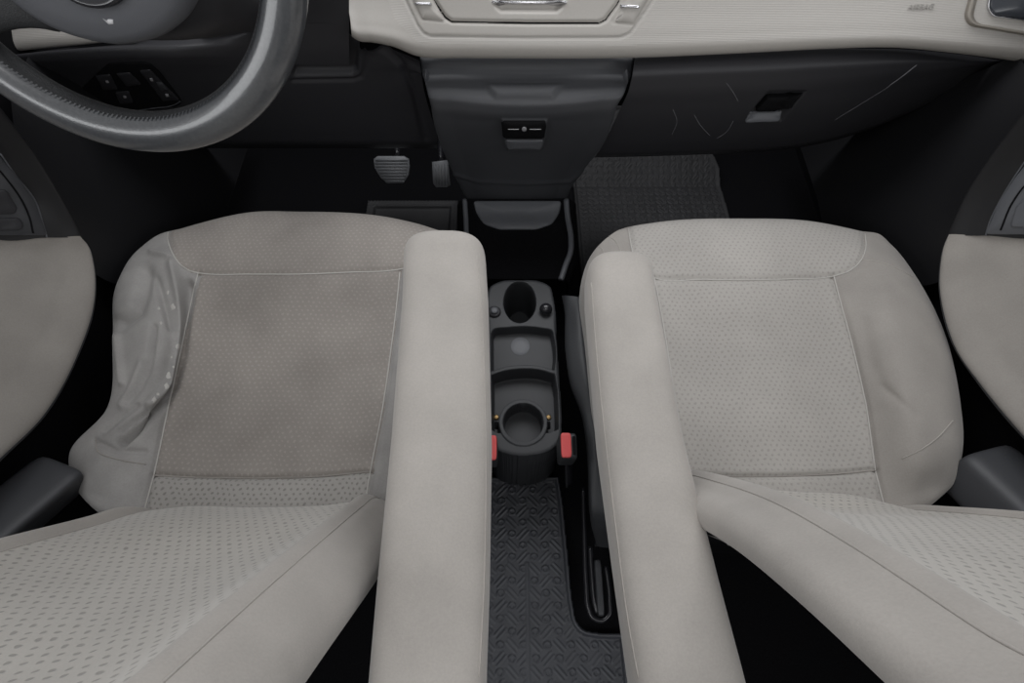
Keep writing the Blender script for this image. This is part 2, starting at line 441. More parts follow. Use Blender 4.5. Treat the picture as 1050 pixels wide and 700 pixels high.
# corner air vent on the right
vp = [(988, 18), (994, 27), (1060, 38), (1130, 48), (1130, -25), (1000, -25), (994, -5)]
inlay('vent_frame', bd, vp, [(1, -.004), (1, .001), (.985, .0045), (.93, .006), (.86, .001), (.80, -.0005), (.3, -.0005)], M['vent'], dash, round_=7)
inlay('vent_louvre', bd, [(1014, 8), (1018, 14), (1060, 20), (1125, 30), (1125, -18), (1020, -18), (1016, -5)], [(1, -.002), (1, .003), (.97, .0035), (.2, .003)], M['glass'], dash, round_=4)
inlay('vent_rim', bd, [(1011, 9), (1016, 17), (1060, 23), (1128, 33), (1128, -21), (1018, -21), (1013, -5)], [(1, -.002), (1, .003), (.98, .0045), (.955, .002), (.9, 0), (.3, 0)], M['chrome'], dash, round_=4)
def text_on(name, body, pts, bvh, m, parent, size, ext=.0004, slant=0):
    """lettering lying on a surface between two photo points"""
    a = Vector(hit(bvh, *pts[0], .0012)); b2 = Vector(hit(bvh, *pts[1], .0012)); upp = Vector(hit(bvh, pts[0][0], pts[0][1]-4, .0012))
    x = (b2-a).normalized(); y = (upp-a); y = (y-x*y.dot(x)).normalized(); zz = x.cross(y)
    cu = bpy.data.curves.new(name, 'FONT'); cu.body = body; cu.size = size; cu.extrude = ext; cu.shear = slant
    o = bpy.data.objects.new(name, cu); C.objects.link(o); cu.materials.append(m)
    bpy.context.view_layer.update()
    w = o.dimensions.x
    s = (b2-a).length/max(w, 1e-6)
    mw = Matrix((x*s, y*s, zz)).transposed().to_4x4(); mw.translation = a
    dg = bpy.context.evaluated_depsgraph_get(); me = bpy.data.meshes.new_from_object(o.evaluated_get(dg))
    bpy.data.objects.remove(o); me.transform(mw)
    return link(name, me, None, parent, False)
text_on('airbag_lettering', 'AIRBAG', ((930, 10.5), (957, 9.5)), bd, M['emb'], dash, .01, slant=.2)
# left piece of the fascia seen through the wheel
lu = [-120, -60, 0, 25, 60, 90, 115, 140]; lv = [66, 60, 54, 51, 47.5, 44.5, 42, 40]
LG = patch([[Yp(u, v+d, y) for u, v in zip(lu, lv)] for d, y in ((-16, .835), (.8, .80), (-2, .795), (-8, .798), (-20, .81), (-40, .83), (-70, .85))], .004)
sheet('fascia', LG, M['rib'], dash)

# ------------------------------------------------------------------ lower dashboard (driver's knee panel)
knee = thing('lower_dashboard', "black knee panel with a switch cluster behind the steering wheel", 'dashboard panel', (-.4, .85, .45))
ku = [-140, -40, 60, 140, 185, 215, 260, 300, 340, 372, 400, 425, 448]
topu = lambda u: np.interp(u, [-140, -60, 0, 25, 60, 115, 140, 160, 350, 362, 402, 428, 460], [68, 60, 54, 51, 47.5, 42, 40, 30, 30, 38, 46, 56, 58])
stl = lambda v: np.interp(v, [59, 75, 95, 104, 111, 122, 146, 172, 192, 209], [431, 433, 436.5, 439, 441, 444, 451.5, 462, 472, 480])
str_ = lambda v: np.interp(v, [59, 75, 95, 104, 111, 122, 146, 172, 192, 209], [649.5, 647.5, 643, 639, 634.5, 629, 619, 600, 586, 579])
def kv(u, base): return base
rows = []
for (v, y) in ((30, .89), (42, .80), (48, .783), (56, .779), (63, .784), (75, .80), (95, .82), (118, .835), (138, .85), (146, .862), (150, .90), (152, .96)):
    rr = []
    for u in ku:
        yy = y; vv = v
        if u >= 215:
            k = min(1, (u-190)/60.)
            yy = y*(1-k)+k*(.80+.06*((v-30)/116.)) if v < 146 else y
        if u < 140: vv = v+(140-u)*.05
        if u > 380 and v < 70: vv = v+(u-380)*.18
        tv = topu(u)+float(np.interp(u, [340, 345, 378, 400], [2.5, 11, 11, 5]))
        vv = max(vv, tv+(v-30)*.12)
        if u > 425: u = min(u, stl(vv)-1.0+(u-448)*.4)
        rr.append(Yp(u, vv, yy))
    rows.append(rr)
KG = patch(rows, .0032); KN = face_cam(KG); UV = proj(KG)
KG = crease(KG, KN, [(300, 83), (362, 82), (370, 79), (374, 70), (374, 30)], .004, 1.6, uv=UV)
KG = dent(KG, KN, [(296, -10), (300, 79), (362, 78), (368, 74), (371, 30), (371, -10)], .012, 4, uv=UV)
KG = crease(KG, KN, [(376, 44), (398, 52), (412, 66), (424, 95), (436, 143)], .006, 3, uv=UV)
kp = sheet('panel', KG, M['dark2'], knee); bk = bvh_of(kp)
up_ = Yp
# panel rising up beside the column to the fascia
UG = patch([[Yp(u, v, y) for u in (205, 250, 300, 335, 352, 358)] for v, y in ((-60, .83), (-20, .82), (20, .812), (50, .812), (66, .818))], .006)
sheet('column_side_panel', UG, M['dark2'], knee)
swp = [(82, 92), (112, 64), (152, 63), (163, 72), (187, 103), (183, 108), (130, 116), (100, 110)]
inlay('switch_panel', bk, swp, [(1, -.003), (1, .002), (.97, .003), (.5, .003)], M['void'], knee, round_=5)
bsw = bvh_of([o for o in bpy.data.objects if o.name.startswith('switch_panel')][0])
for pl in ([(98, 77), (113, 76), (121, 91), (106, 92)], [(119, 75), (133, 74), (145, 86), (130, 88)], [(118, 94), (132, 93), (137, 105), (123, 106)], [(143, 72), (154, 71), (184, 102), (167, 103)]):
    bt = inlay('switch_button', bsw, pl, [(1, -.002), (1, .001), (.94, .002), (.4, .002)], M['dark2'], knee, round_=2)
    cx_, cy_ = np.mean(pl, 0)
    bb_ = bvh_of(bt)
    if pl[0][0] == 119: continue
    if pl[0][0] == 143:
        for (x0, y0) in ((155, 82), (171, 98)):
            inlay('button_icon', bb_, [(x0-2, y0-2), (x0+1.2, y0-2), (x0+2.6, y0+1.2), (x0-.6, y0+1.2)], [(1, -.0005), (.95, .0004), (.4, .0004)], M['icong'], bt, round_=1)
        inlay('dimmer_wheel', bb_, [(160, 84), (166, 84), (172, 92), (165, 93)], [(1, -.001), (.95, .0015), (.4, .002)], M['dark'], bt, round_=1)
    else:
        inlay('button_icon', bb_, [(cx_-2, cy_-1.4), (cx_+1.6, cy_-1.6), (cx_+2.8, cy_+1), (cx_-.6, cy_+1.4)], [(1, -.0005), (.9, .0004), (.4, .0004)], M['icong'], bt, round_=1.5)
cord('trim_edge', bsw, [(131, 114.5), (155, 111), (180, 106.5), (185, 103.5)], .0008, M['grey'], knee, .0005)

# ------------------------------------------------------------------ centre stack
stack = thing('centre_stack', 'charcoal centre stack with ashtray below the beige pocket panel', 'dashboard console', (.02, .82, .3))
def srow(v, y, l, r, bulge=.017):
    out = []
    for k in np.linspace(-1, 1, 9):
        u = (l+r)/2+(r-l)/2*k; out.append(Yp(u, v-(10*k*k if 90 < v < 120 else (4*k*k if 120 <= v < 130 else 0)), y+bulge*abs(k)**3*1.0))
    L = Yp(l, v, y+.09); L[0] += .012; R = Yp(r, v, y+.09); R[0] -= .012
    E1 = out[0]+np.array([-.0005, .01, 0]); E2 = out[-1]+np.array([.0005, .01, 0])
    L = out[0]+np.array([.01, .16, 0]); R = out[-1]+np.array([-.01, .16, 0])
    return [L, E1]+out+[E2, R]
rows = [srow(61.6, .88, 431, 649.5), srow(60.6, .826, 431, 649.5), srow(74, .812, 433, 647.5), srow(97, .772, 436.5, 643), srow(108, .757, 439, 639),
        srow(115, .755, 441, 634.5), srow(126, .762, 444, 629), srow(147, .783, 451.5, 619), srow(172, .812, 462, 600), srow(192, .832, 472, 586), srow(209, .845, 480, 579)]
SG = patch(rows, .0022); SN = face_cam(SG); UV = proj(SG)
SG = dent(SG, SN, [(492, 84), (584, 84), (574, 96), (568, 104), (508, 104), (500, 96)], .0065, 7, uv=UV)
SG = crease(SG, SN, [(432, 73), (540, 74), (648, 73)], .0006, 1.5, uv=UV)
SG = dent(SG, SN, [(513.5, 120.5), (562.5, 120.5), (560, 140), (556, 154), (520, 154), (516, 140)], .007, 3, uv=UV)
SG = crease(SG, SN, [(466, 179), (490, 186), (540, 188), (585, 186), (598, 176)], .002, 2, uv=UV)
sk = sheet('stack_panel', SG, M['dark'], stack); bs = bvh_of(sk)
ash = inlay('ashtray_latch', bs, [(515.5, 123.5), (559.5, 123.5), (557.5, 140), (517.5, 140)], [(1, -.002), (1, .0035), (.96, .0045), (.5, .0045)], M['void'], stack, round_=2)
ba = bvh_of(ash)
inlay('cigar_mark', ba, [(537.5+2.5*math.cos(a), 132.4+2.5*math.sin(a)) for a in np.linspace(0, 6.283, 12, endpoint=False)], [(1, -.0005), (.95, .0006), (.3, .0006)], M['icong'], ash, sub=1)
for a, b2 in ((521, 532), (543, 555)):
    cord('line_mark', ba, [(a, 132.3), ((a+b2)/2, 132.4), (b2, 132.3)], .0006, M['icon'], ash, .0002)
inlay('ashtray_grip', bs, [(517.5, 143.5), (557.5, 143.5), (555, 152.5), (520, 152.5)], [(1, -.001), (1, .001), (.9, .0022), (.4, .002)], M['grey'], stack, round_=2)
# lower foot of the stack: black sloping carpeted base with a grey scoop and side rails
FG = patch([[Yp(u, 203, .845), *[]] + [] for u in (470, 480, 500, 537, 570, 583, 590)], .01) if False else None
rows = []
for v, l, r, z in ((204, 478, 582, .19), (212, 478, 582, .178), (236, 480, 583, .168), (262, 486, 584, .165), (286, 492, 576, .163)):
    pts = [Z(l+(r-l)*k, v, z) for k in (0, .1, .3, .5, .7, .9, 1)]
    a, b2 = pts[0].copy(), pts[-1].copy(); a += (-.004, 0, -.15); b2 += (.004, 0, -.15)
    rows.append([a]+pts+[b2])
foot = sheet('stack_foot', patch(rows, .006), M['black'], stack); bf = bvh_of(foot)
inlay('foot_scoop', bf, [(485, 206), (576, 206), (574, 218), (566, 230), (550, 235.5), (512, 235.5), (496, 230), (488, 218)], [(1, -.002), (1, .001), (.97, .003), (.4, .003)], M['grey'], stack, round_=4)
tube('side_rail', [Z(u, v, z) for u, v, z in spline([(580.5, 205, .19), (582, 222, .185), (585.5, 244, .185), (585, 258, .185), (580, 272, .185), (575, 287, .18)], 8)], .006, M['grey'], stack, 10)
tube('side_rail', [Z(u, v, z) for u, v, z in spline([(476.5, 205, .19), (477.5, 222, .185), (479, 250, .185), (484, 275, .18), (487, 284, .17)], 8)], .0055, M['grey'], stack, 10)

# ------------------------------------------------------------------ glove box
glove = thing('glove_box', 'black scratched glove box under the beige dashboard on the passenger side', 'glove box', (.4, .85, .45))
gu = np.linspace(0, 1, 13)
def grow(l, r, vf, y, yb=0):
    return [Yp(l+(r-l)*k, vf(k, l+(r-l)*k), y+.0*k) for k in gu]
lowv = lambda u: np.interp(u, [560, 650, 700, 780, 820, 860, 900, 940, 980, 1010, 1027], [161, 159.5, 158, 154.5, 150, 142, 129, 112, 93, 76, 63])
topv = lambda u: np.interp(u, [560, 640, 700, 780, 850, 920, 980, 1027], [60, 60, 57, 53.5, 50, 49.5, 54, 60.5])
rows = []
for k, y, inn in ((.012, .875, 0), (0.0, .815, 0), (.07, .793, 0), (.16, .781, 0), (.28, .779, 0), (.5, .786, 0), (.75, .800, 0), (.92, .815, 0), (.985, .825, 0), (1.0, .845, 0), (1.01, .93, 0)):
    r = []
    for q in gu:
        # columns fan: from u=570..1027, pinch on right
        l0 = str_(60.5+99*min(1, max(0, k)))+1.2; u = l0+(1026-l0)*q
        vt, vb = topv(u)+1.6, lowv(u)
        r.append(Yp(u, vt+(vb-vt)*k, y+(.03*q**4 if y < .84 else 0)))
    rows.append(r)
GG = patch(rows, .0024); GN = face_cam(GG); UV = proj(GG)
lp = [(788, 93), (829, 92), (817, 106), (802, 125), (762, 125), (775, 107)]
GG = dent(GG, GN, lp, .016, 6, uv=UV)
gb = sheet('lid', GG, M['dark2'], glove); bg_ = bvh_of(gb)
inlay('latch_handle', bg_, [(786, 96), (824, 95), (812, 109), (774, 110)], [(1, -.004), (1, .008), (.95, .010), (.4, .010)], M['void'], glove, round_=2)
inlay('latch_scoop', bg_, [(769, 114), (802, 113), (799, 124), (763, 125)], [(1, -.002), (1, .002), (.9, .003), (.4, .003)], M['grey'], glove, round_=3)
cord('scratch', bg_, lin([(856, 123), (882, 107), (908, 91), (925, 78), (939, 67)], 3), .0003, M['scratch'], gb, .0001, 1)
cord('scratch', bg_, [(912, 87.5), (926, 77.5), (940, 66.5)], .0007, M['scratch'], gb, .0003)
cord('scratch', bg_, [(745, 85), (752, 95), (757, 104)], .0003, M['scratch'], gb, .0001)
cord('scratch', bg_, [(735, 142), (745, 135), (752, 124)], .0003, M['scratch'], gb, .0001)
cord('scratch', bg_, [(690, 112), (694, 124), (689, 138)], .0003, M['scratch'], gb, .0001)
cord('scratch', bg_, [(712, 118), (718, 128), (728, 139)], .0003, M['scratch'], gb, .0001)

# ------------------------------------------------------------------ steering wheel
WC = np.array([-.3744, .5387, .8566]); wa, wy = .4514, -.0257
wx = np.array([math.cos(wy), math.sin(wy), 0]); wd = np.array([0, -math.sin(wa), -math.cos(wa)]); wnn = np.cross(wd, wx)
if wnn[1] > 0: wnn = -wnn
def WL(x, d, n=0): return WC+wx*x+wd*d+wnn*n
wheel = thing('steering_wheel', 'worn dark leather steering wheel in front of the driver seat', 'steering wheel', tuple(WC))
ns, nr = 160, 28; V = []; Rm = .1761
for i in range(ns):
    g = 2*math.pi*i/ns
    for k in range(nr):
        h = 2*math.pi*k/nr; a = .0200; b2 = .0195
        rr = Rm+a*math.cos(h); V.append(WL(rr*math.cos(g), rr*math.sin(g), b2*math.sin(h)))
me_f = orient_faces(V, gfaces(ns, nr, True, True))
rim = loft('rim', np.array(V).reshape(ns, nr, 3), M['leather'], wheel, caps=False) if False else mesh('rim', V, [tuple(reversed(f)) for f in gfaces(ns, nr, True, True)], M['leather'], wheel)
import bmesh
def recalc(o):
    bm = bmesh.new(); bm.from_mesh(o.data); bmesh.ops.recalc_face_normals(bm, faces=bm.faces); bm.to_mesh(o.data); bm.free()
recalc(rim)
# perforated darker inner band and its stitches
V = []
gs = np.linspace(0, 2*math.pi, 200, endpoint=False)
for g in gs:
    for h in np.linspace(math.radians(143), math.radians(215), 9):
        rr = Rm+.0205*math.cos(h); V.append(WL(rr*math.cos(g), rr*math.sin(g), .0200*math.sin(h)))
band = mesh('rim_band', V, gfaces(200, 9, True, False), M['leatherd'], rim); 
V = []; Fs = []
for i, g in enumerate(np.linspace(0, 2*math.pi, 230, endpoint=False)):
    h = math.radians(140); dg = .011; k = len(V)
    for (g2, h2) in ((g, h-.05), (g+dg, h-.05), (g+dg*.6, h+.12), (g-dg*.4, h+.12)):
        rr = Rm+.0209*math.cos(h2); V.append(WL(rr*math.cos(g2), rr*math.sin(g2), .0205*math.sin(h2)))
    Fs.append((k, k+1, k+2, k+3))
mesh('rim_stitching', V, Fs, M['leather'], rim, smooth=False)
# airbag pad: rounded shield
rings = []
for sc, n in ((.90, -.035), (.97, -.025), (1.0, -.010), (1.0, 0.0), (.965, .010), (.90, .015), (.75, .019), (.5, .022), (.2, .024)):
    q = sq(64, .098*sc, .088*sc, 2.35); rings.append([WL(x-.003, d+.001+(.006*(1-abs(x)/.1) if d > 0 else 0), n) for x, d in q])
loft('airbag_pad', rings, M['pad'], wheel)
# emblem ring
rings = []
for sc, n in ((1.0, .012), (1.0, .0265), (.9, .028), (.82, .026), (.4, .0255)):
    q = sq(48, .034*sc, .026*sc, 2.0); rings.append([WL(x+.008, d+.037, n) for x, d in q])
loft('emblem', rings, M['gloss'], wheel)
# horn pictogram
hm = [(-.010, -.0035), (-.004, .0005), (.001, -.003), (.007, -.003), (.007, .004), (.001, .004), (-.0015, .003), (-.008, -.001)]
V = [WL(x-.0005, d+.0745, .0192-.11*(0)) for x, d in hm]; V += [WL(x-.0005, d+.0745, .0175) for x, d in hm]
padb = bvh_of([o for o in wheel.children if o.name.startswith('airbag_pad')][0])
inlay('horn_symbol', padb, [(105.5, 19), (109.5, 21), (111, 19.5), (116, 20), (116.5, 24.5), (112, 25), (110, 23.5)], [(1, -.0006), (.97, .0004), (.4, .0004)], M['icon'], wheel, sub=2)
# spokes
def spoke(x0, x1, d0, d1, w0, w1):
    rings = []
    for s in np.linspace(0, 1, 12):
        x = x0+(x1-x0)*s; d = d0+(d1-d0)*s; w = w0+(w1-w0)*s+.012*(2*s-1)**2
        rings.append([WL(x, d+p[0], p[1]-.006+.004*s) for p in sq(28, w, .011, 3)])
    return loft('spoke', rings, M['leatherd'], wheel)
spoke(-.060, -.160, .030, .058, .044, .040); spoke(.070, .172, -.02, -.055, .042, .034); spoke(.0, .0001, -.08, -.15, .02, .02) if False else None
# column shroud behind the wheel
rings = []
for s, w, hh, dd in ((0, .070, .060, .03), (.15, .088, .070, .03), (.4, .098, .072, .032), (.75, .10, .074, .034), (1, .10, .075, .036)):
    rings.append([WL(x, d+dd, -.036-.20*s) for x, d in sq(40, w, hh, 2.8)])
loft('column_shroud', rings, M['dark2'], wheel)
# indicator stalk behind the wheel on the right, pale upper face
tube('indicator_stalk', [WL(x, d, n) for x, d, n in spline([(.085, .045, -.07), (.12, .048, -.066), (.16, .045, -.06), (.20, .04, -.055)], 6)], [.012]*6+[.011]*6+[.009]*7, M['dark'], wheel, 14, flat=.6)

# ------------------------------------------------------------------ pedals
def pedal(name, label, poly, p0, nrm, ribs, arm_uv, th=.008):
    nrm = np.array(nrm)/np.linalg.norm(nrm)
    poly = np.array(poly, float); P = np.array([PL(u, v, p0, nrm) for u, v in poly]); n = len(P)
    root = thing(name, label, 'pedal', tuple(P.mean(0)))
    cen = P.mean(0)
    rings = [P-nrm*th, P-nrm*0.001, cen+(P-cen)*.95+nrm*.001]
    loft('pedal_pad', rings, M['pedal'], root)
    for a, b2 in ribs:
        A = PL(*a, p0, nrm)+nrm*.0022; B = PL(*b2, p0, nrm)+nrm*.0022
        tube('rib', [A, (A+B)/2, B], .0017, M['pedal'], root, 6)
    A = PL(*arm_uv[0], p0, nrm)-nrm*.01; B = A+np.array([0, .10, .20])
    tube('pedal_arm', spline([A, A*.65+B*.35+np.array([0, .03, 0]), B], 6), .007, M['gloss'], root, 8)
    return root
p0 = Yp(402, 174, .96)
pedal('brake_pedal', 'wide grey ribbed brake pedal in the driver footwell', [(383, 163), (387, 160), (414, 160), (419, 163), (420, 170), (419, 179), (414, 187.5), (397, 188), (390, 182), (384, 172)], p0, (0, -.75, .66),
      [((385, 164+i*3.1), (418.5, 164+i*3.1)) if i < 3 else ((385.5+(i-2)*1.9, 164+i*3.1), (418.5-(i-2)*.7, 164+i*3.1)) for i in range(8)], [(407, 162)])
p1 = Yp(452, 178, .95)
pedal('accelerator_pedal', 'narrow ribbed accelerator pedal beside the centre stack', [(443, 166), (459, 164), (462, 190), (458, 192), (447, 192), (444, 188)], p1, (0, -.75, .66),
      [((446+i*3, 168), (447+i*3, 190)) for i in range(5)], [(452, 167)])

# ------------------------------------------------------------------ mats
def weave(x, y, p):
    """studs on a square lattice turned 45 degrees, paired ribs in between with alternating direction"""
    a = (x+y)/(p*math.sqrt(2)); b2 = (y-x)/(p*math.sqrt(2))
    da = a-np.round(a); db = b2-np.round(b2); r = np.sqrt(da*da+db*db)*p
    stud = ss(.0070*p/.029, .0060*p/.029, r)-.8*ss(.0048*p/.029, .0040*p/.029, r)
    fa = a-np.floor(a)-.5; fb = b2-np.floor(b2)-.5
    par = (np.floor(a)+np.floor(b2)) % 2
    u = np.where(par == 0, fa, fb); w = np.where(par == 0, fb, fa)
    rib = (ss(.062, .035, abs(abs(u)-.13)))*ss(.47, .40, abs(w))
    rib = rib*(r > .0085*p/.029)
    return np.maximum(stud*.0032, rib*.0018)
def matmesh(name, poly, z0, p, res, zf=None, lip=.004, m=None, extra=None, plain=False):
    poly = np.array(poly, float); lo = poly.min(0); hi = poly.max(0)
    xs = np.arange(lo[0], hi[0]+res, res); ys = np.arange(lo[1], hi[1]+res, res)
    X, Y = np.meshgrid(xs, ys, indexing='ij'); XY = np.stack([X, Y], -1)
    d = poly_dist(XY, poly, True); ins = inside(XY, poly)
    h = np.zeros_like(X) if plain else weave(X, Y, p)*ss(.006, .012, d)
    h = h+lip*ss(.009, .004, d)
    if extra: h = extra(X, Y, h)
    h = np.where(ins, h, -.001)
    zz = z0+h+(zf(X, Y) if zf else 0)
    G = np.stack([X, Y, zz], -1); r, c = X.shape
    keep = (ins[:-1, :-1] | ins[1:, 1:] | ins[1:, :-1] | ins[:-1, 1:]).ravel()
    V = G.reshape(-1, 3); Fs = [f for f, k in zip(gfaces(r, c), keep) if k]
    return sheet(name, G, m, faces=Fs)
mp = [(-.30, .27), (.096, .272), (.098, .22), (.105, .10), (.111, .022), (.116, .010), (.126, .002), (.40, -.004), (.40, -.24), (-.30, -.24)]
mp = [(-.105, .27), (.092, .272)]+[tuple(p) for p in spline([(.098, .22), (.104, .12), (.109, .04), (.113, .018), (.124, .004), (.145, -.001), (.195, -.003)], 6)]+[(.20, -.24), (-.105, -.24)]
def seamline(X, Y, h):
    d = abs(X-(.0275+.0*Y)); k = (Y < .115); w = ss(.0050, .002, d)*k
    return h*(1-ss(.006, .003, d)*k)+.0018*w
tag(matmesh('floor_mat', mp, .012, .029, .0016, m=M['rubber'], extra=seamline, lip=.006), 'grey ribbed and studded rubber mat between the two seats', 'floor mat')
pm = [(.168, .72), (.166, .95), (.160, 1.235), (.475, 1.235), (.553, 1.09), (.56, .95), (.56, .72)]
tag(matmesh('floor_mat', pm, .008, .021, .002, zf=lambda X, Y: .55*np.maximum(0, Y-1.05)+np.zeros_like(X), m=M['rubberd']), 'black checkered rubber mat in the passenger footwell', 'floor mat')
def border(X, Y, h):
    q = np.maximum(np.abs(X+.2575)-.098, Y-.972)
    return h+.008*ss(-.003, .003, q)+.0015*(np.sin(X*700)*np.sin(Y*650))*(q > .004)
dm = [(-.374, .70), (-.374, .99), (-.141, .99), (-.141, .70)]
tag(matmesh('floor_mat', dm, .008, .02, .0025, m=M['rubberd'], extra=border, plain=True, lip=.002), 'dark floor mat with raised rim below the brake pedal', 'floor mat')

# ------------------------------------------------------------------ centre console tray with cup holders (height field)
CZ = .22
def cz(u, v): return Z(u, v, CZ)[:2]
outl = spline([(499, 330), (498.5, 305), (502, 293), (512, 287.5), (533, 286), (555, 287.5), (565, 293), (568.5, 305), (572, 350), (575.5, 400), (577, 435), (575, 452), (565, 462), (548, 467), (537, 468), (522, 466.5), (508, 461), (501, 450), (499, 430), (499, 380), (499, 330)], 6)[:-1]
OP = np.array([cz(u, v) for u, v in outl]); lo = OP.min(0)-.004; hi = OP.max(0)+.004; res = .0011
xs = np.arange(lo[0], hi[0], res); ys = np.arange(lo[1], hi[1], res)
X, Y = np.meshgrid(xs, ys, indexing='ij'); XY = np.stack([X, Y], -1)
G0 = np.stack([X, Y, np.full_like(X, CZ)], -1); UVc = proj(G0)
dO = poly_dist(XY, OP, True); insO = inside(XY, OP); sd = np.where(insO, dO, -dO)
hgt = np.full_like(X, CZ)
def pocket_(poly, depth, edge, floor_fn=None):
    global hgt
    d = poly_dist(UVc, poly, True)*np.where(inside(UVc, poly), 1, -1)
    hgt = hgt-depth*ss(0, edge, d)
def ell(cx, cy, rx, ry, n=36): return [(cx+rx*math.cos(a), cy+ry*math.sin(a)) for a in np.linspace(0, 2*math.pi, n, endpoint=False)]
pocket_(ell(533, 309.5, 16.8, 21.5), .11, 2.0)
t1 = spline([(503, 342), (505, 338), (520, 335), (537, 334), (555, 335.5), (567, 339), (568.5, 345), (570, 371), (569, 376)], 5).tolist()+spline([(569, 380), (553, 375.5), (536, 374.5), (518, 376.5), (503, 381)], 5).tolist()
pocket_(t1, .022, 3.0)
t2 = spline([(503.5, 384), (518, 379.5), (536, 377.5), (553, 378.5), (569, 383)], 5).tolist()+[(572, 400), (573, 428), (573, 440), (563, 444), (509, 444), (503.5, 440)]
pocket_(t2, .034, 3.0)
# raised ring of the rear cup holder
P = np.array(cz(536.5, 433)); rr = np.sqrt(((XY-P)**2).sum(-1)); R1 = .0415
hgt = np.where(rr < R1+.004, np.maximum(hgt, CZ-.05+.052*ss(R1+.003, R1-.0005, rr)), hgt)
hgt = hgt-.040*ss(.0340, .0324, rr)
hgt = hgt-.018*ss(0, -.004, sd-.004)*0
edge = np.clip(1-sd/.008, 0, 1); hgt = hgt-.004*edge**2.5
hgt = np.where(sd < .0012, .03, hgt)
keep = ((sd > -.0008)[:-1, :-1] & (sd > -.0008)[1:, 1:] & (sd > -.0008)[1:, :-1] & (sd > -.0008)[:-1, 1:]).ravel()
hgt = np.where(sd < 0.0, .02, hgt)
console = thing('centre_console', 'black plastic floor console with two cup holders between the seats', 'centre console', (float(P[0]), .4, .02))
G0[..., 2] = hgt
tray = sheet('tray', G0, M['cons'], console, faces=[f for f, k in zip(gfaces(*X.shape), keep) if k]); bt_ = bvh_of(tray)
inlay('round_mark', bt_, ell(533.5, 355, 10, 9.5), [(1, -.0006), (.97, .0005), (.93, .0005), (.9, .0002), (.4, .0002)], M['grey'], console, sub=1)
rings = []
for sc, zz in ((1, .0), (1, .006), (.9, .0085), (.7, .009)):
    rings.append([np.append(cz(507, 320), CZ-.004)+np.array([.0122*sc*math.cos(a), .0122*sc*math.sin(a), zz]) for a in np.linspace(0, 2*math.pi, 28, endpoint=False)])
bt1 = loft('console_button', rings, M['dark2'], console)
rings = [[np.append(cz(507, 320), CZ+.004)+np.array([.0072*sc*math.cos(a), .0072*sc*math.sin(a), zz]) for a in np.linspace(0, 2*math.pi, 24, endpoint=False)] for sc, zz in ((1, 0), (1, .004), (.6, .005))]
loft('button_cap', rings, M['grey'], bt1)
kc = np.append(cz(559.5, 319), CZ+.006)
rbox('console_knob', kc, (.0122, .0122, .013), M['gloss'], console, e=2.0)
for u, v in ((509, 428), (562.5, 428)):
    c0 = hit(bt_, u, v, .0)
    rings = [[c0+np.array([.0046*sc*math.cos(a), .0046*sc*math.sin(a), zz]) for a in np.linspace(0, 2*math.pi, 20, endpoint=False)] for sc, zz in ((1, -.002), (1, .0025), (.6, .003))]
    loft('screw', rings, M['brass'], console)
    inlay('screw_slot', bt_, [(u-2, v+4), (u+2, v+4), (u+2.2, v+12), (u-2, v+12)], [(1, -.001), (.95, .001), (.3, .001)], M['void'], console, round_=1)

